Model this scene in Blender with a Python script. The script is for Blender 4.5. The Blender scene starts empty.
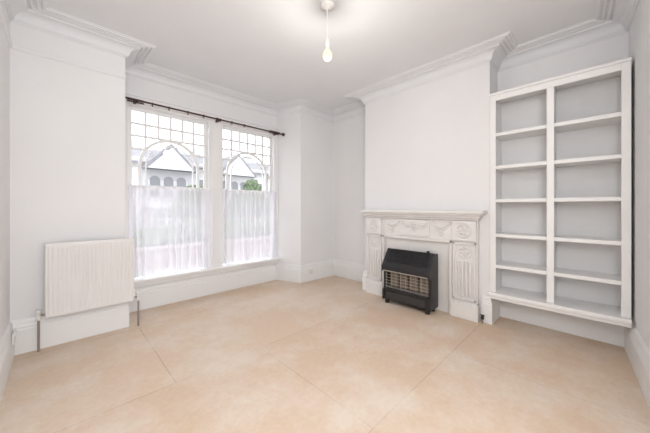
import bpy, bmesh, math, random
from mathutils import Vector, Matrix
random.seed(4)
S = bpy.context.scene
S.view_settings.view_transform = 'Standard'
S.view_settings.look = 'None'
S.view_settings.exposure = 0.1
H = 2.93

# ---------------------------------------------------------------- materials
def mat(name, col, rough=0.6, metal=0.0, bump=0.0, bscale=40.0, var=0.0, vscale=3.0, spec=None):
    m = bpy.data.materials.new(name); m.use_nodes = True
    nt = m.node_tree; b = nt.nodes['Principled BSDF']
    b.inputs['Base Color'].default_value = (*col, 1)
    b.inputs['Roughness'].default_value = rough
    b.inputs['Metallic'].default_value = metal
    if spec is not None: b.inputs['Specular IOR Level'].default_value = spec
    tc = nt.nodes.new('ShaderNodeTexCoord')
    if var > 0:
        n = nt.nodes.new('ShaderNodeTexNoise'); n.inputs['Scale'].default_value = vscale
        n.inputs['Detail'].default_value = 4
        nt.links.new(tc.outputs['Object'], n.inputs['Vector'])
        r = nt.nodes.new('ShaderNodeValToRGB')
        r.color_ramp.elements[0].position = 0.3; r.color_ramp.elements[1].position = 0.7
        r.color_ramp.elements[0].color = (*[c*(1-var) for c in col], 1)
        r.color_ramp.elements[1].color = (*[min(1, c*(1+var*0.4)) for c in col], 1)
        nt.links.new(n.outputs['Fac'], r.inputs['Fac'])
        nt.links.new(r.outputs['Color'], b.inputs['Base Color'])
    if bump > 0:
        n2 = nt.nodes.new('ShaderNodeTexNoise'); n2.inputs['Scale'].default_value = bscale
        n2.inputs['Detail'].default_value = 5
        nt.links.new(tc.outputs['Object'], n2.inputs['Vector'])
        bp = nt.nodes.new('ShaderNodeBump'); bp.inputs['Strength'].default_value = bump
        bp.inputs['Distance'].default_value = 0.01
        nt.links.new(n2.outputs['Fac'], bp.inputs['Height'])
        nt.links.new(bp.outputs['Normal'], b.inputs['Normal'])
    return m

M_wall = mat('wall_paint', (.855,.853,.86), .75, bump=.10, bscale=14, var=.02, vscale=2.2)
M_ceil = mat('ceiling_paint', (.82,.83,.85), .8, bump=.06, bscale=20, var=.02)
M_trim = mat('trim_gloss', (.87,.87,.87), .4, bump=.04, bscale=30)
M_rad = mat('radiator_enamel', (.81,.79,.78), .35)
M_shelf = mat('shelf_paint', (.91,.905,.90), .45, bump=.05, bscale=25, var=.02)
M_black = mat('heater_black', (.018,.018,.020), .38)
M_black2 = mat('heater_dark', (.04,.038,.037), .5)
M_wood = mat('dark_wood', (.055,.017,.013), .35, var=.4, vscale=30)
M_pipe = mat('pipe_painted', (.33,.29,.26), .45, metal=.3)
M_chrome = mat('brushed_steel', (.55,.53,.5), .3, metal=.9)
M_bronze = mat('heater_radiant', (.28,.22,.17), .7, var=.5, vscale=40)
M_plastic = mat('white_plastic', (.85,.84,.82), .35)
M_plaster = mat('fireplace_paint', (.84,.82,.805), .45, bump=.08, bscale=40, var=.04, vscale=6)
M_fire = mat('fireback_board', (.80,.78,.76), .6, var=.05)

def floor_mat():
    m = bpy.data.materials.new('floor_hardboard'); m.use_nodes = True
    nt = m.node_tree; L = nt.links; b = nt.nodes['Principled BSDF']
    b.inputs['Roughness'].default_value = .85
    b.inputs['Specular IOR Level'].default_value = .12
    tc = nt.nodes.new('ShaderNodeTexCoord')
    mp = nt.nodes.new('ShaderNodeMapping'); mp.inputs['Location'].default_value=(.55,.31,0)
    L.new(tc.outputs['Object'], mp.inputs['Vector'])
    br = nt.nodes.new('ShaderNodeTexBrick')
    br.inputs['Scale'].default_value = 1.0
    br.offset = .37
    br.inputs['Brick Width'].default_value = 1.83
    br.inputs['Row Height'].default_value = 1.22
    br.inputs['Mortar Size'].default_value = .004
    br.inputs['Mortar Smooth'].default_value = .4
    br.inputs['Color1'].default_value = (.71,.55,.415,1)
    br.inputs['Color2'].default_value = (.745,.60,.47,1)
    br.inputs['Mortar'].default_value = (.55,.42,.32,1)
    nd = nt.nodes.new('ShaderNodeTexNoise'); nd.inputs['Scale'].default_value=.9
    L.new(tc.outputs['Object'], nd.inputs['Vector'])
    vm = nt.nodes.new('ShaderNodeVectorMath'); vm.operation='SCALE'; vm.inputs['Scale'].default_value=.03
    L.new(nd.outputs['Color'], vm.inputs[0])
    va = nt.nodes.new('ShaderNodeVectorMath'); va.operation='ADD'
    L.new(mp.outputs[0], va.inputs[0]); L.new(vm.outputs[0], va.inputs[1])
    L.new(va.outputs[0], br.inputs['Vector'])
    n1 = nt.nodes.new('ShaderNodeTexNoise'); n1.inputs['Scale'].default_value = 1.5
    n1.inputs['Detail'].default_value = 9; n1.inputs['Roughness'].default_value = .68
    L.new(tc.outputs['Object'], n1.inputs['Vector'])
    r1 = nt.nodes.new('ShaderNodeValToRGB')
    r1.color_ramp.elements[0].position = .44; r1.color_ramp.elements[0].color = (0,0,0,1)
    r1.color_ramp.elements[1].position = .62; r1.color_ramp.elements[1].color = (.75,.75,.75,1)
    L.new(n1.outputs['Fac'], r1.inputs['Fac'])
    mx = nt.nodes.new('ShaderNodeMixRGB'); mx.inputs['Color2'].default_value = (.80,.71,.62,1)
    L.new(r1.outputs['Color'], mx.inputs['Fac']); L.new(br.outputs['Color'], mx.inputs['Color1'])
    n2 = nt.nodes.new('ShaderNodeTexNoise'); n2.inputs['Scale'].default_value = 30
    n2.inputs['Detail'].default_value = 6; n2.inputs['Roughness'].default_value = .7
    L.new(tc.outputs['Object'], n2.inputs['Vector'])
    r2 = nt.nodes.new('ShaderNodeValToRGB')
    r2.color_ramp.elements[0].position = .35; r2.color_ramp.elements[0].color = (.95,.94,.93,1)
    r2.color_ramp.elements[1].position = .68; r2.color_ramp.elements[1].color = (1.02,1.02,1.03,1)
    L.new(n2.outputs['Fac'], r2.inputs['Fac'])
    mu = nt.nodes.new('ShaderNodeMixRGB'); mu.blend_type = 'MULTIPLY'; mu.inputs['Fac'].default_value = 1
    L.new(mx.outputs['Color'], mu.inputs['Color1']); L.new(r2.outputs['Color'], mu.inputs['Color2'])
    L.new(mu.outputs['Color'], b.inputs['Base Color'])
    return m
M_floor = floor_mat()

def net_mat():
    m = bpy.data.materials.new('net_fabric'); m.use_nodes = True
    nt = m.node_tree; L = nt.links
    for n in list(nt.nodes):
        if n.type != 'OUTPUT_MATERIAL': nt.nodes.remove(n)
    out = [n for n in nt.nodes if n.type == 'OUTPUT_MATERIAL'][0]
    tr = nt.nodes.new('ShaderNodeBsdfTransparent'); df = nt.nodes.new('ShaderNodeBsdfDiffuse')
    df.inputs['Color'].default_value = (.88,.87,.91,1)
    tl = nt.nodes.new('ShaderNodeBsdfTranslucent'); tl.inputs['Color'].default_value = (.88,.87,.92,1)
    a = nt.nodes.new('ShaderNodeMixShader'); a.inputs[0].default_value = .55
    L.new(df.outputs[0], a.inputs[1]); L.new(tl.outputs[0], a.inputs[2])
    b = nt.nodes.new('ShaderNodeMixShader')
    # the weave looks denser where a fold turns edge-on
    lw = nt.nodes.new('ShaderNodeLayerWeight'); lw.inputs['Blend'].default_value=.4
    mr = nt.nodes.new('ShaderNodeMapRange'); mr.inputs['From Min'].default_value=0; mr.inputs['From Max'].default_value=1
    mr.inputs['To Min'].default_value=.66; mr.inputs['To Max'].default_value=.92
    L.new(lw.outputs['Facing'], mr.inputs['Value']); L.new(mr.outputs['Result'], b.inputs[0])
    L.new(tr.outputs[0], b.inputs[1]); L.new(a.outputs[0], b.inputs[2])
    L.new(b.outputs[0], out.inputs[0])
    return m
M_net = net_mat()

def glass_mat():
    m = bpy.data.materials.new('window_glass'); m.use_nodes = True
    nt = m.node_tree; L = nt.links
    for n in list(nt.nodes):
        if n.type != 'OUTPUT_MATERIAL': nt.nodes.remove(n)
    out = [n for n in nt.nodes if n.type == 'OUTPUT_MATERIAL'][0]
    tr = nt.nodes.new('ShaderNodeBsdfTransparent'); g = nt.nodes.new('ShaderNodeBsdfGlossy')
    g.inputs['Roughness'].default_value = .02
    a = nt.nodes.new('ShaderNodeMixShader'); a.inputs[0].default_value = .05
    L.new(tr.outputs[0], a.inputs[1]); L.new(g.outputs[0], a.inputs[2]); L.new(a.outputs[0], out.inputs[0])
    return m
M_glass = glass_mat()

M_bulb = mat('bulb_glow', (.25,.2,.12), .3)
_b = M_bulb.node_tree.nodes['Principled BSDF']
_b.inputs['Emission Color'].default_value = (1,.84,.52,1); _b.inputs['Emission Strength'].default_value = 1.15

# ---------------------------------------------------------------- helpers
def empty(name, loc=(0,0,0)):
    o = bpy.data.objects.new(name, None); S.collection.objects.link(o); o.location = loc
    o.empty_display_size = .1
    return o
def finish(o, m, parent=None, bevel=0, smooth=False, seg=2):
    S.collection.objects.link(o)
    if m: o.data.materials.append(m)
    if smooth:
        for p in o.data.polygons: p.use_smooth = True
    if bevel > 0:
        md = o.modifiers.new('bevel', 'BEVEL'); md.width = bevel; md.segments = seg; md.limit_method = 'ANGLE'
    if parent:
        o.parent = parent
        o.matrix_parent_inverse = Matrix.Translation(-Vector(parent.location))
    return o
def boxes(name, lst, m, parent=None, bevel=0.0):
    v=[]; f=[]
    for (x0,x1,y0,y1,z0,z1) in lst:
        b=len(v)
        v += [(x0,y0,z0),(x1,y0,z0),(x1,y1,z0),(x0,y1,z0),(x0,y0,z1),(x1,y0,z1),(x1,y1,z1),(x0,y1,z1)]
        f += [[b+i for i in q] for q in [(3,2,1,0),(4,5,6,7),(0,1,5,4),(1,2,6,5),(2,3,7,6),(3,0,4,7)]]
    me = bpy.data.meshes.new(name); me.from_pydata(v,[],f); me.update()
    return finish(bpy.data.objects.new(name, me), m, parent, bevel)
def prism(name, poly, z0, z1, m, parent=None, bevel=0, axis='z'):
    n=len(poly)
    if axis=='z': v=[(x,y,z0) for x,y in poly]+[(x,y,z1) for x,y in poly]
    else: v=[(x,z0,y) for x,y in poly]+[(x,z1,y) for x,y in poly]
    f=[list(range(n))[::-1], list(range(n,2*n))]+[[i,(i+1)%n,n+(i+1)%n,n+i] for i in range(n)]
    me=bpy.data.meshes.new(name); me.from_pydata(v,[],f); me.update()
    bm=bmesh.new(); bm.from_mesh(me); bmesh.ops.recalc_face_normals(bm, faces=bm.faces); bm.to_mesh(me); bm.free()
    return finish(bpy.data.objects.new(name, me), m, parent, bevel)
def sweep(name, path, prof, m, parent=None):
    P=[Vector(p) for p in path]; n=len(P); k=len(prof); v=[]; f=[]
    N=[]
    for i in range(n-1):
        d=(P[i+1]-P[i]).normalized(); N.append(Vector((d.y,-d.x)))
    for i in range(n):
        if i==0: mm=N[0]
        elif i==n-1: mm=N[-1]
        else: mm=(N[i-1]+N[i])/(1+N[i-1].dot(N[i]))
        for (o,z) in prof:
            q=P[i]+mm*o; v.append((q.x,q.y,z))
    for i in range(n-1):
        for j in range(k):
            a=i*k+j; b=i*k+(j+1)%k
            f.append([a,b,b+k,a+k])
    f.append(list(range(k))); f.append([ (n-1)*k+j for j in range(k)][::-1])
    me=bpy.data.meshes.new(name); me.from_pydata(v,[],f); me.update()
    bm=bmesh.new(); bm.from_mesh(me); bmesh.ops.recalc_face_normals(bm, faces=bm.faces); bm.to_mesh(me); bm.free()
    return finish(bpy.data.objects.new(name, me), m, parent)
def tube(name, strokes, r, m, parent=None, res=3):
    cu=bpy.data.curves.new(name,'CURVE'); cu.dimensions='3D'; cu.bevel_depth=r; cu.bevel_resolution=res; cu.use_fill_caps=True
    for st in strokes:
        s=cu.splines.new('POLY'); s.points.add(len(st)-1)
        for i,p in enumerate(st): s.points[i].co=(*p,1)
    o=bpy.data.objects.new(name,cu)
    S.collection.objects.link(o); o.data.materials.append(m)
    dg=bpy.context.evaluated_depsgraph_get()
    me=bpy.data.meshes.new_from_object(o.evaluated_get(dg)); 
    bpy.data.objects.remove(o)
    o2=bpy.data.objects.new(name,me)
    if not me.materials: me.materials.append(m)
    S.collection.objects.link(o2)
    for p in me.polygons: p.use_smooth=True
    if parent:
        o2.parent=parent; o2.matrix_parent_inverse=Matrix.Translation(-Vector(parent.location))
    return o2
def lathe(name, prof, center, m, parent=None, seg=32, axis='z'):
    v=[];f=[];k=len(prof)
    for i in range(seg):
        a=2*math.pi*i/seg
        for r,z in prof:
            if axis=='z': v.append((center[0]+r*math.cos(a),center[1]+r*math.sin(a),center[2]+z))
            elif axis=='x': v.append((center[0]+z,center[1]+r*math.cos(a),center[2]+r*math.sin(a)))
            else: v.append((center[0]+r*math.cos(a),center[1]+z,center[2]+r*math.sin(a)))
    for i in range(seg):
        for j in range(k-1):
            a=i*k+j; b=((i+1)%seg)*k+j
            f.append([a,b,b+1,a+1])
    me=bpy.data.meshes.new(name); me.from_pydata(v,[],f); me.update()
    bm=bmesh.new(); bm.from_mesh(me); bmesh.ops.remove_doubles(bm,verts=bm.verts,dist=1e-5)
    bmesh.ops.recalc_face_normals(bm, faces=bm.faces); bm.to_mesh(me); bm.free()
    return finish(bpy.data.objects.new(name, me), m, parent, smooth=True)

# ---------------------------------------------------------------- room shell
XL=-.30; YW=3.48; YB=3.93; XA=3.62; XB=3.30
prism('floor', [(-2.0,-2.4),(3.9,-2.4),(3.9,4.1),(-2.0,4.1)], -.1, 0, M_floor)
prism('ceiling', [(-2.0,-2.4),(3.9,-2.4),(3.9,4.1),(-2.0,4.1)], H, H+.1, M_ceil)
prism('wall_left', [(XL,4.05),(XL-.12,4.05),(XL-.12,1.0),(-1.9,1.0),(-1.9,.88),(XL,.88)], 0, H, M_wall)
WW = empty('wall_window')
prism('pier_left', [(XL,YW),(.49,YW),(.49,4.05),(XL,4.05)], 0, H, M_wall, WW)
prism('pier_right', [(2.68,YB),(2.84,3.46),(XA,3.46),(XA,4.05),(2.68,4.05)], 0, H, M_wall, WW)
boxes('lintel_and_apron', [(.49,2.68,YB,4.05,2.50,H),(.49,2.68,YB,4.05,0,.36)], M_wall, WW)
prism('wall_fireplace', [(XA,-.3),(XA+.12,-.3),(XA+.12,4.05),(XA,4.05)], 0, H, M_wall)
prism('wall_chimney_breast', [(XB,.83),(XA,.83),(XA,2.49),(XB,2.49)], 0, H, M_wall)
prism('wall_right', [(XA,-.18),(1.6,-.31),(1.6,-2.3),(1.72,-2.3),(1.72,-.43),(XA,-.30)], 0, H, M_wall)
WR = empty('wall_rear')
boxes('rear_wall_panels', [(-1.9,-1.2,-2.4,-2.28,0,H),(1.2,1.72,-2.4,-2.28,0,H),(-1.2,1.2,-2.4,-2.28,2.3,H),(-2.0,-1.9,-2.4,1.0,0,H)], M_wall, WR)
boxes('added_opening_frame', [(-1.2,-1.13,-2.36,-2.3,0,2.3),(1.13,1.2,-2.36,-2.3,0,2.3),(-.035,.035,-2.36,-2.3,0,2.3),(-1.13,1.13,-2.36,-2.3,2.23,2.3),(-1.13,1.13,-2.36,-2.3,0,.12)], M_trim, WR)  # unseen opening, added to let sky light in from behind the camera

path=[(XL,.88),(XL,YW),(.49,YW),(.49,YB),(2.68,YB),(2.84,3.46),(XA,3.46),(XA,2.49),(XB,2.49),(XB,.83),(XA,.83),(XA,-.18),(1.6,-.31)]
cp=[(0,H),(0,H-.118),(.010,H-.118),(.013,H-.108),(.022,H-.106),(.026,H-.097)]
for i in range(7):
    a=i/6*math.pi/2
    cp.append((.03+.07*(1-math.cos(a)), H-.093+.063*math.sin(a)))
cp+=[(.110,H-.030),(.112,H-.020)]
for k in range(3):
    x0=.122+k*.036
    for i in range(5):
        a=math.pi*i/4
        cp.append((x0+.014-.014*math.cos(a), H-.008-.012*math.sin(a)))
    cp.append((x0+.032,H-.007))
cp+=[(.235,H-.005),(.235,H)]
sweep('trim_cornice', path, cp, M_ceil)
rp=[(0,2.585),(.010,2.588),(.016,2.60),(.018,2.612),(.012,2.622),(.010,2.632),(0,2.634)]
sweep('trim_picture_rail', [(XL,.88),(XL,YW),(.49,YW)], rp, M_wall)
sk=[(0,0),(.03,0),(.03,.20),(.024,.212),(.026,.225),(.018,.245),(.018,.262),(.008,.285),(0,.29)]
BS=empty('baseboard_room')
sweep('skirting_window_side', path[:8]+[(XB,2.49),(XB,2.44)], sk, M_trim, BS)
sweep('skirting_shelf_side', [(XB,.90),(XB,.83),(XA,.83),(XA,-.18),(1.6,-.31)], sk, M_trim, BS)

# ---------------------------------------------------------------- windows
def arch_pts(cx, hw, zs, zb, n=24, hz=None):
    hz = hz or hw
    pts=[(cx-hw,zb)]
    for i in range(n+1):
        a=math.pi-math.pi*i/n
        pts.append((cx+hw*math.cos(a), zs+hz*math.sin(a)))
    pts.append((cx+hw,zb)); return pts
def ribbon(name, pts, w, y0, y1, m, parent):
    n=len(pts); v=[]; f=[]
    for i,(x,z) in enumerate(pts):
        a=Vector(pts[max(0,i-1)]); b=Vector(pts[min(n-1,i+1)])
        d=(b-a).normalized(); nn=Vector((-d.y,d.x))*w/2
        for y in (y0,y1):
            v.append((x+nn.x,y,z+nn.y)); v.append((x-nn.x,y,z-nn.y))
    for i in range(n-1):
        a=i*4
        f += [[a,a+1,a+5,a+4],[a+2,a+6,a+7,a+3],[a,a+4,a+6,a+2],[a+1,a+3,a+7,a+5]]
    me=bpy.data.meshes.new(name); me.from_pydata(v,[],f); me.update()
    bm=bmesh.new(); bm.from_mesh(me); bmesh.ops.recalc_face_normals(bm, faces=bm.faces); bm.to_mesh(me); bm.free()
    return finish(bpy.data.objects.new(name, me), m, parent)
def window(name, x0, x1):
    W=empty(name,((x0+x1)/2,3.97,.36))
    zt=2.47; zb=.40; zm=1.50
    def sash(y0,y1,za,zc,w=.045,wb=.05):
        return [(x0,x0+w,y0,y1,za,zc),(x1-w,x1,y0,y1,za,zc),(x0+w,x1-w,y0,y1,zc-wb,zc),(x0+w,x1-w,y0,y1,za,za+wb)]
    boxes('sash_lower', sash(3.945,3.975,zb,zm+.02,.045,.045), M_trim, W, .003)
    boxes('sash_upper', sash(3.98,4.01,zm-.02,zt,.04,.04), M_trim, W, .003)
    xa=x0+.04; xb=x1-.04; cx=(x0+x1)/2; b=.0125
    hw=.345; zs=1.76; top=2.115
    bars=[(xa,xb,3.976,4.003,2.275-b,2.275+b),(xa,xb,3.976,4.003,top+.012-b,top+.012+b)]
    for i in range(1,6):
        x=xa+(xb-xa)*i/6
        bars.append((x-b,x+b,3.977,4.002,top,zt-.04))
    for s in (-1,1):
        x=cx+s*(xb-xa)/3
        bars.append((x-b*.9,x+b*.9,3.977,4.002,zs+.36*math.sqrt(1-((xb-xa)/3/hw)**2),top))
    for z in (1.97,1.76):
        dx=hw*math.sqrt(max(0,1-((z-zs)/.355)**2))
        bars.append((xa,cx-dx,3.977,4.002,z-b,z+b)); bars.append((cx+dx,xb,3.977,4.002,z-b,z+b))
    boxes('glazing_bars', bars, M_trim, W)
    ribbon('arched_bar', arch_pts(cx,hw,zs,zm, hz=.355), .034, 3.975, 4.004, M_trim, W)
    ribbon('arched_bar_inner', arch_pts(cx,hw-.065,zs,zm, hz=.29), .014, 3.978, 4.002, M_trim, W)
    boxes('glass', [(xa,xb,3.992,3.994,zm,zt-.03),(xa,xb,3.958,3.960,zb+.03,zm)], M_glass, W)
    return W
window('window_1', .585,1.515)
window('window_2', 1.715,2.615)
WF=empty('window_frame',(1.6,3.95,.36))
boxes('box_frame', [(.49,.585,3.90,4.04,.36,2.53),(1.515,1.715,3.90,4.04,.36,2.53),(2.615,2.70,3.90,4.04,.36,2.53),
      (.585,1.515,3.90,4.04,2.47,2.53),(1.715,2.615,3.90,4.04,2.47,2.53)], M_trim, WF, .004)
boxes('architrave', [(.49,.555,3.885,3.90,.38,2.56),(1.555,1.675,3.885,3.90,.38,2.50),(2.645,2.69,3.885,3.90,.38,2.56),(.49,2.69,3.88,3.90,2.50,2.57),(.49,2.69,3.865,3.90,2.57,2.59)], M_trim, WF, .004)
boxes('sill_board', [(.49,2.72,3.83,4.04,.345,.38),(.49,2.71,3.875,3.93,.29,.345)], M_trim, WF, .006)

def net(name,x0,x1,ph):
    nx=260; nz=30; v=[];f=[]
    z1=1.50; z0=.40
    for j in range(nz+1):
        t=j/nz
        for i in range(nx+1):
            s=i/nx
            x=x0+(x1-x0)*s
            amp=.014+.014*(1-t)
            y=3.85+amp*math.sin(s*62+ph+2.2*math.sin(s*9+ph))+.008*math.sin(s*23+ph+t*2)
            z=z0+(z1-z0)*t + (.012*math.sin(s*31+ph) if j==0 else 0)
            v.append((x+.02*math.sin(s*17+t*3+ph)*(1-t),y,z))
    for j in range(nz):
        for i in range(nx):
            a=j*(nx+1)+i; f.append([a,a+1,a+nx+2,a+nx+1])
    me=bpy.data.meshes.new(name); me.from_pydata(v,[],f); me.update()
    o=finish(bpy.data.objects.new(name,me), M_net, None, smooth=True)
    tube('curtain_wire', [[(x0-.03,3.85,z1),(x1+.03,3.85,z1)]], .004, M_plastic, o)
    return o
net('net_curtain',.57,1.53,.3)
net('net_curtain.001',1.70,2.63,1.9)

CP=empty('curtain_pole',(1.6,3.78,2.5))
tube('pole', [[(.50,3.78,2.495),(2.70,3.78,2.485)]], .011, M_wood, CP)
lathe('finial_left', [(0,-.03),(.02,-.025),(.026,0),(.02,.025),(.014,.03)], (.50,3.78,2.495), M_wood, CP, axis='x')
lathe('finial_right', [(.014,-.03),(.02,-.025),(.026,0),(.02,.025),(0,.03)], (2.72,3.78,2.485), M_wood, CP, axis='x')
def ring(x,z):
    return [(x+.006*math.sin(a*3),3.78+.020*math.cos(a),z+.020*math.sin(a)-.006) for a in [i*math.pi/8 for i in range(17)]]
xs=[.56+i*.016 for i in range(10)]+[1.2+i*.2 for i in range(5)]+[2.45+i*.018 for i in range(11)]+[.8,.98,1.58,1.63]
tube('rings',[ring(x,2.49) for x in xs], .004, M_wood, CP, 2)
boxes('brackets',[(.62,.65,3.77,3.885,2.475,2.50),(1.60,1.63,3.77,3.885,2.47,2.495),(2.58,2.61,3.77,3.885,2.465,2.49)], M_wood, CP,.003)

# ---------------------------------------------------------------- radiator
R=empty('radiator',(.23,3.42,.25))
def radiator():
    x0,x1=-.09,.55; z0,z1=.275,.925; yf=3.365
    nf=22; per=10; nx=nf*per; rows=[0,.012,.03,.05,.08,.5,.92,.95,.97,.988,1]
    v=[];f=[]
    for t in rows:
        fade=1 if .06<t<.94 else 0
        for i in range(nx+1):
            s=i/nx; c=(math.cos(2*math.pi*s*nf)+1)/2
            c=c**.5
            y=yf+ .006*fade*(1-c)
            if t in (0,1): y=yf+.012
            v.append((x0+(x1-x0)*s,y,z0+(z1-z0)*t))
    for j in range(len(rows)-1):
        for i in range(nx):
            a=j*(nx+1)+i; f.append([a,a+1,a+nx+2,a+nx+1])
    me=bpy.data.meshes.new('front_panel'); me.from_pydata(v,[],f); me.update()
    finish(bpy.data.objects.new('front_panel',me), M_rad, R, smooth=True)
    boxes('casing',[(x0,x0+.006,yf,3.44,z0,z1),(x1-.006,x1,yf,3.44,z0,z1),(x0,x1,yf+.012,yf+.02,z0,z1),(x0,x1,3.425,3.44,z0,z1)],M_rad,R,.002)
    boxes('top_grille',[(x0+.005+i*.0125,x0+.0115+i*.0125,yf+.01,3.435,z1-.006,z1+.004) for i in range(50)]+[(x0,x1,yf+.006,yf+.014,z1-.01,z1+.005),(x0,x1,3.428,3.44,z1-.01,z1+.005)],M_rad,R)
    boxes('wall_brackets',[(.0,.03,3.44,3.48,.35,.85),(.43,.46,3.44,3.48,.35,.85)],M_rad,R)
    tube('pipes',[[(x0-.001,3.40,.31),(x0-.035,3.40,.31),(x0-.04,3.40,.30),(x0-.04,3.40,0)],
                  [(x1,3.40,.31),(x1+.035,3.40,.31),(x1+.04,3.40,.30),(x1+.04,3.40,0)]], .009, M_pipe, R)
    lathe('valve_left',[(0,-.03),(.014,-.03),(.016,0),(.014,.03),(.018,.032),(.018,.06),(0,.062)],(x0-.04,3.40,.30),M_plastic,R,16)
    lathe('valve_right',[(0,-.03),(.014,-.03),(.016,0),(.014,.03),(.018,.032),(.018,.06),(0,.062)],(x1+.04,3.40,.30),M_plastic,R,16)
radiator()

# ---------------------------------------------------------------- fireplace surround
F=empty('fireplace_surround',(XB,1.66,0))
ya,yb=.93,2.41; jw=.27
X=XB
boxes('mantel_shelf',[(X-.17,X,.85,2.47,1.175,1.21),(X-.15,X,.87,2.45,1.155,1.175),(X-.115,X,.895,2.43,1.125,1.155),(X-.09,X,.915,2.415,1.10,1.125)],M_plaster,F,.006)
boxes('dentils',[(X-.10,X-.085,.92+i*.03,.937+i*.03,1.105,1.122) for i in range(50)],M_plaster,F)
boxes('jambs_and_frieze',[(X-.055,X,ya,ya+jw,0,1.10),(X-.055,X,yb-jw,yb,0,1.10),(X-.055,X,ya+jw,yb-jw,.86,1.10)],M_plaster,F,.004)
boxes('plinths',[(X-.09,X,ya-.01,ya+jw+.01,0,.17),(X-.09,X,yb-jw-.01,yb+.01,0,.17),(X-.078,X,ya,ya+jw,.17,.19),(X-.078,X,yb-jw,yb,.17,.19)],M_plaster,F,.005)
boxes('frieze_blocks',[(X-.085,X-.05,ya+.01,ya+jw-.01,.87,1.095),(X-.085,X-.05,yb-jw+.01,yb-.01,.87,1.095),
      (X-.075,X-.05,1.46,1.86,.885,1.09)],M_plaster,F,.004)
ins=[]
for y0 in (ya,yb-jw):
    ins+=[(X-.08,X-.05,y0+.015,y0+.035,.21,.85),(X-.08,X-.05,y0+jw-.035,y0+jw-.015,.21,.85),(X-.08,X-.05,y0+.015,y0+jw-.015,.21,.23),(X-.08,X-.05,y0+.015,y0+jw-.015,.83,.85)]
boxes('jamb_panels',ins,M_plaster,F,.003)
reeds=[]
for y0 in (ya,yb-jw):
    for i in range(4):
        y=y0+.075+i*.04
        reeds.append([(X-.06,y,.25),(X-.06,y,.64)])
tube('reeding',reeds,.015,M_plaster,F)
def circ(y,z,r,x,n=20): return [(x,y+r*math.cos(2*math.pi*i/n),z+r*math.sin(2*math.pi*i/n)) for i in range(n+1)]
orn=[]
for y in (ya+jw/2,yb-jw/2):
    orn+=[circ(y,.985,.075,X-.088),circ(y,.985,.03,X-.088),circ(y,.74,.06,X-.062)]
    for k in range(8):
        a=k*math.pi/4
        orn.append([(X-.088,y+.035*math.cos(a),.985+.035*math.sin(a)),(X-.088,y+.065*math.cos(a),.985+.065*math.sin(a))])
    for k in range(6):
        a=k*math.pi/3
        orn.append([(X-.06,y,.74),(X-.06,y+.06*math.cos(a),.74+.06*math.sin(a))])
def swag(yc,w,z,drop,x):
    return [(x,yc-w/2+w*i/14,z-drop*(1-((i/14-.5)*2)**2)) for i in range(15)]
for yc,w in ((1.33,.20),(1.99,.20)):
    orn+=[swag(yc,w,1.06,.09,X-.06),swag(yc,w*.8,1.06,.06,X-.06),circ(yc-w/2,1.06,.014,X-.06,8),circ(yc+w/2,1.06,.014,X-.06,8),circ(yc,.93,.022,X-.06,10)]
for yc in (1.56,1.76):
    orn+=[swag(yc,.17,1.06,.07,X-.08),swag(yc,.13,1.06,.045,X-.08)]
orn+=[circ(1.66,1.0,.045,X-.08),circ(1.66,1.0,.02,X-.08)]
tube('ornaments',orn,.0095,M_plaster,F,2)
boxes('inner_moulding',[(X-.07,X,ya+jw,ya+jw+.03,0,.86),(X-.07,X,yb-jw-.03,yb-jw,0,.86),(X-.07,X,ya+jw,yb-jw,.83,.86)],M_plaster,F,.006)
boxes('opening_board',[(X-.02,X,ya+jw+.03,yb-jw-.03,0,.83)],M_fire,F)

# ---------------------------------------------------------------- gas heater
G=empty('gas_heater',(3.13,1.68,0))
y0,y1=1.36,2.00
def side(yA,yB,nm):
    prism(nm,[(3.245,.05),(3.245,.685),(3.15,.70),(3.03,.53),(3.00,.49),(3.00,.42),(3.05,.41),(3.05,.20),(3.02,.17),(3.02,.05)],yA,yB,M_black,G,.004,axis='y')
side(y0,y0+.03,'side_panel_right'); side(y1-.03,y1,'side_panel_left')
prism('canopy',[(3.245,.62),(3.245,.685),(3.15,.70),(3.03,.53),(3.00,.49),(3.00,.42),(3.06,.415),(3.16,.58)],y0+.03,y1-.03,M_black,G,.004,axis='y')
lou=[]
for i in range(7):
    t=(i+.5)/7; x=3.145-.11*t; z=.695-.155*t
    lou.append([(x-.004,y0+.05,z+.003),(x-.004,y1-.05,z+.003)])
tube('canopy_louvres',lou,.006,M_black,G)
boxes('trim_strip',[(2.997,3.003,y0+.02,y1-.02,.425,.437)],M_chrome,G,.002)
boxes('back_case',[(3.17,3.245,y0+.02,y1-.02,.05,.66)],M_black,G)
boxes('base_box',[(3.03,3.2,y0+.03,y1-.03,.05,.185),(3.015,3.2,y0+.03,y1-.03,.185,.205)],M_black,G,.005)
boxes('feet',[(3.04,3.08,y0+.03,y0+.07,0,.05),(3.04,3.08,y1-.07,y1-.03,0,.05),(3.18,3.22,y0+.03,y0+.07,0,.05),(3.18,3.22,y1-.07,y1-.03,0,.05)],M_black,G)
rad=[]
for i in range(4):
    w=(y1-y0-.10)/4; a=y0+.05+i*w
    rad.append((3.12,3.17,a+.008,a+w-.008,.215,.44))
boxes('radiants',rad,M_bronze,G,.01)
rr=[]
for i in range(4):
    w=(y1-y0-.10)/4; a=y0+.05+i*w
    for j in range(5):
        for k in range(5):
            yy=a+.016+(w-.032)*(j+.08)/5; zz=.225+.205*(k+.1)/5
            rr.append((3.108,3.122,yy,yy+.014,zz,zz+.026))
boxes('radiant_lattice',rr,mat('ceramic_lattice',(.42,.34,.26),.8),G)
gw=[]
for k in range(6): 
    z=.225+k*.037; gw.append([(3.05,y0+.03,z),(3.05,y1-.03,z)])
for k in range(9):
    y=y0+.05+k*(y1-y0-.1)/8; gw.append([(3.047,y,.205),(3.047,y,.415)])
tube('guard_wires',gw,.0035,M_chrome,G,2)
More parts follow.
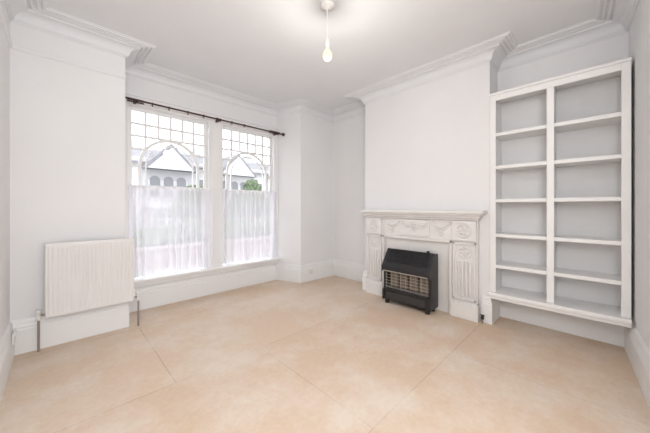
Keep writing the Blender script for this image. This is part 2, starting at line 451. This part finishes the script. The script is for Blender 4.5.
boxes('reflector_floor',[(3.055,3.17,y0+.03,y1-.03,.205,.213)],M_chrome,G)
boxes('base_panel_line',[(3.022,3.03,y0+.06,y1-.06,.075,.165)],M_black2,G,.004)
lathe('control_knob',[(0,-.012),(.018,-.012),(.018,.01),(.014,.014),(.0,.014)],(3.19,y0+.10,.70),M_black2,G,20)

# ---------------------------------------------------------------- shelving
K=empty('alcove_bookshelf',(3.45,.33,.3))
xf=3.325
zt=2.44
boxes('uprights',[(xf,XA,.79,.83,.345,zt),(xf,XA,-.178,-.138,.345,zt),(xf,XA,.31,.345,.345,zt)],M_shelf,K,.003)
boxes('face_frame',[(xf-.018,xf,.775,.83,.345,zt),(xf-.018,xf,-.18,-.125,.345,zt),(xf-.018,xf,.30,.355,.345,zt-.06),(xf-.018,xf,-.125,.775,zt-.06,zt)],M_shelf,K,.003)
sh=[]
for z in (2.04,1.69,1.335,.965,.635):
    for (a,b) in ((-.138,.31),(.345,.79)):
        sh.append((xf-.005,XA,a,b,z-.035,z))
boxes('shelves',sh,M_shelf,K,.003)
boxes('top_board',[(xf-.03,XA,-.18,.83,zt,zt+.025)],M_shelf,K,.003)
boxes('bottom_shelf',[(xf-.07,XA,-.18,.83,.31,.345),(xf-.05,xf-.03,-.18,.83,.275,.31)],M_shelf,K,.004)

# ---------------------------------------------------------------- pendant
P=empty('pendant_light',(1.59,1.59,H))
lathe('ceiling_rose',[(0,0),(.06,0),(.06,-.008),(.045,-.02),(.02,-.035),(.006,-.04),(0,-.04)],(1.59,1.59,H),M_plastic,P)
tube('flex',[[(1.59,1.59,H-.03),(1.59,1.59,2.62)]],.0035,M_plastic,P)
lathe('lamp_holder',[(0,.04),(.008,.04),(.014,.03),(.018,.01),(.02,-.03),(.021,-.032),(.018,-.045),(0,-.045)],(1.59,1.59,2.615),M_plastic,P)
lathe('bulb',[(.012,.0),(.014,-.012),(.027,-.03),(.037,-.052),(.039,-.068),(.034,-.088),(.02,-.103),(0,-.108)],(1.59,1.59,2.575),M_bulb,P)
def point(name,loc,e,r,col,parent=None):
    l=bpy.data.lights.new(name,'POINT'); l.energy=e; l.shadow_soft_size=r; l.color=col
    o=bpy.data.objects.new(name,l); S.collection.objects.link(o); o.location=loc
    if parent:
        o.parent=parent; o.matrix_parent_inverse=Matrix.Translation(-Vector(parent.location))
    return o
point('bulb_light',(1.59,1.59,2.40),8,.03,(1,.96,.91),P)

def socket(name,c,axis):
    E=empty(name,c); x,y,z=c
    if axis=='x':
        boxes('plate',[(x,x+.012,y-.073,y+.073,z-.043,z+.043)],M_plastic,E,.004)
        boxes('switches',[(x+.012,x+.016,y-.05,y-.035,z+.01,z+.03),(x+.012,x+.016,y+.035,y+.05,z+.01,z+.03)],M_plastic,E)
    else:
        boxes('plate',[(x-.043,x+.043,y-.012,y,z-.043,z+.043)],M_plastic,E,.004)
        boxes('holes',[(x-.004,x+.004,y-.0125,y-.012,z+.01,z+.02),(x-.016,x-.008,y-.0125,y-.012,z-.02,z-.012),(x+.008,x+.016,y-.0125,y-.012,z-.02,z-.012)],M_black2,E)
socket('wall_socket',(XL+.03,3.33,.20),'x')
socket('wall_socket.001',(3.05,3.43,.16),'y')
GT=empty('gas_tap',(3.24,.89,0))
tube('gas_pipe',[[(3.245,.885,0),(3.245,.885,.07),(3.262,.885,.085)]],.008,M_pipe,GT)
lathe('tap_body',[(0,-.018),(.013,-.018),(.016,0),(.013,.018),(0,.018)],(3.245,.885,.06),M_black2,GT,16)
boxes('tap_handle',[(3.239,3.251,.865,.905,.082,.09)],M_black2,GT,.002)

# ---------------------------------------------------------------- outside
GZ=-.6
M_asph=mat('asphalt',(.24,.24,.25),.9,var=.1)
prism('street_ground',[(-40,4.2),(60,4.2),(60,60),(-40,60)],GZ-.1,GZ,M_asph)
M_brick=mat('london_brick',(.36,.29,.27),.9,var=.15,vscale=6)
M_rend=mat('render_white',(.58,.58,.59),.9,var=.05)
M_rend2=mat('render_grey',(.46,.46,.48),.9,var=.05)
M_slate=mat('slate_roof',(.22,.22,.24),.8,var=.15,vscale=5)
M_dglass=mat('dark_window',(.17,.18,.20),.1)
T=empty('terraced_houses',(10,17,GZ))
wb=[];wc=[];rb=[];gl=[];fr=[];arches=[]
Y=17.0; ev=3.6
for i in range(8):
    x=-4.8+i*3.9
    (wb if i%2 else wc).append((x,x+3.9,Y,Y+6,GZ,ev+.3))
    rb.append((x+.3,x+2.5,Y-.8,Y,GZ,1.2)) 
    wb.append((x+.25,x+2.55,Y-.9,Y,1.2,1.4)) 
    for z0,z1 in ((.1,1.1),(1.75,2.7)):
        for k in range(3):
            xx=x+.45+k*.66
            yy=Y-.8 if z0<1 else Y
            gl.append((xx,xx+.50,yy-.05,yy,z0,z1))
            y=yy-.06
            fr += [(xx-.07,xx,y,y+.06,z0-.1,z1+.02),(xx+.50,xx+.57,y,y+.06,z0-.1,z1+.02),(xx-.07,xx+.57,y,y+.06,z0-.10,z0),(xx,xx+.50,y,y+.06,(z0+z1)/2-.025,(z0+z1)/2+.025)]
            if z0<1: fr.append((xx-.07,xx+.57,y,y+.06,z1,z1+.10))
            else:
                arches.append(([(xx+.25+.25*math.cos(math.pi*q/12),z1+.25*math.sin(math.pi*q/12)) for q in range(13)],Y-.05,Y))
    gl += [(x+2.95,x+3.5,Y-.05,Y,GZ,1.3),(x+2.95,x+3.5,Y-.05,Y,1.8,2.9)]
    fr += [(x+2.85,x+2.95,Y-.08,Y,GZ,1.4),(x+3.5,x+3.6,Y-.08,Y,GZ,1.4),(x+2.85,x+3.6,Y-.08,Y,1.3,1.45),(x+2.85,x+3.6,Y-.08,Y,2.9,3.0),(x+2.85,x+3.6,Y-.08,Y,1.7,1.8)]
    prism('roof_gable',[(x,ev-.3),(x+2.8,ev-.3),(x+1.4,4.75)],Y-.5,Y+2,M_slate,T,axis='y')
    prism('gable_front',[(x+.25,ev-.3),(x+2.55,ev-.3),(x+1.4,4.5)],Y-.6,Y-.5,M_rend,T,axis='y')
    prism('chimney_stack',[(x+3.6,Y+2.5),(x+4.0,Y+2.5),(x+4.0,Y+3.2),(x+3.6,Y+3.2)],4,5.3,M_rend2,T)
for j,(pl,a,b_) in enumerate(arches):
    prism('window_arch_%d'%j, pl, a, b_, M_dglass, T, axis='y')
boxes('facades_white',wb,M_rend,T); boxes('facades_grey',wc,M_rend2,T); boxes('bays_brick',rb,M_brick,T)
boxes('house_windows',gl,M_dglass,T); boxes('house_window_frames',fr,M_rend,T)
me=bpy.data.meshes.new('main_roof')
me.from_pydata([(-4.8,Y-.3,ev),(26.4,Y-.3,ev),(26.4,Y+3,4.9),(-4.8,Y+3,4.9),(26.4,Y+6.3,ev),(-4.8,Y+6.3,ev)],[],[(0,1,2,3),(3,2,4,5),(0,3,5),(1,4,2)])
finish(bpy.data.objects.new('main_roof',me),M_slate,T)
M_leaf=mat('foliage',(.13,.18,.10),.9,var=.5,vscale=8)
M_trunk=mat('bark',(.14,.10,.07),.9)
def tree(name,c,blobs,trunk):
    E=empty(name,c)
    bm=bmesh.new()
    for (dx,dy,dz,r) in blobs:
        mt=Matrix.Translation((c[0]+dx,c[1]+dy,c[2]+dz))
        res=bmesh.ops.create_icosphere(bm,subdivisions=4,radius=r,matrix=mt)
        for vv in res['verts']:
            ctr=Vector((c[0]+dx,c[1]+dy,c[2]+dz)); d=vv.co-ctr
            vv.co=ctr+d*(1+.22*math.sin(d.x*11/r+dx)*math.sin(d.y*9/r)*math.sin(d.z*10/r+dy)+random.uniform(-.1,.1))
    me=bpy.data.meshes.new('leaves'); bm.to_mesh(me); bm.free()
    finish(bpy.data.objects.new('leaves',me),M_leaf,E)
    tube('trunk',[[(c[0],c[1],c[2]),(c[0]+.05,c[1],c[2]+trunk)]],.09,M_trunk,E)
tree('street_tree',(4.4,13,GZ),[(0,0,2.3,.55),(.5,.2,1.9,.5),(-.4,0,1.8,.5)],1.9)
tree('street_tree.001',(7.6,13.5,GZ),[(0,0,2.3,.7),(.7,.3,1.9,.6),(-.7,0,1.9,.6),(0,0,2.9,.45)],2.1)
tree('garden_bush',(4.4,9,GZ),[(0,0,.7,.75),(.9,0,.6,.7),(1.7,.1,.7,.8),(-.8,0,.6,.7)],.5)
tree('garden_bush.001',(2.0,8.5,GZ),[(0,0,.6,.7),(.8,0,.7,.75),(-.8,.1,.6,.7)],.5)
boxes('garden_wall',[(-10,20,7.1,7.3,GZ,.25),(-10,20,7.05,7.35,.25,.32)],M_brick)

# ---------------------------------------------------------------- lights
W=bpy.data.worlds.new('World'); S.world=W; W.use_nodes=True
bg=W.node_tree.nodes['Background']; bg.inputs['Color'].default_value=(.95,.97,1,1); bg.inputs['Strength'].default_value=3.3
RL=empty('added_fill_light',(-.1,-.5,H))  # unseen fill light, added behind the camera to brighten the room evenly
lathe('fill_light_rose',[(0,0),(.06,0),(.05,-.02),(0,-.035)],(-.1,-.5,H),M_plastic,RL)  # rose mesh only dresses the added fill light
point('added_fill_point',(-.1,-.5,2.0),86,.40,(1,.988,.98),RL)  # large soft fill, added to lift the walls and shelf alcove

# ---------------------------------------------------------------- camera
c=bpy.data.cameras.new('camera'); co=bpy.data.objects.new('camera',c); S.collection.objects.link(co)
co.location=(0,0,1.25); co.rotation_euler=(math.radians(90),0,math.radians(45.5-90))
c.sensor_width=36; c.lens=270/650*36; c.shift_y=-9.5/650; c.clip_start=.02; c.clip_end=300
S.camera=co
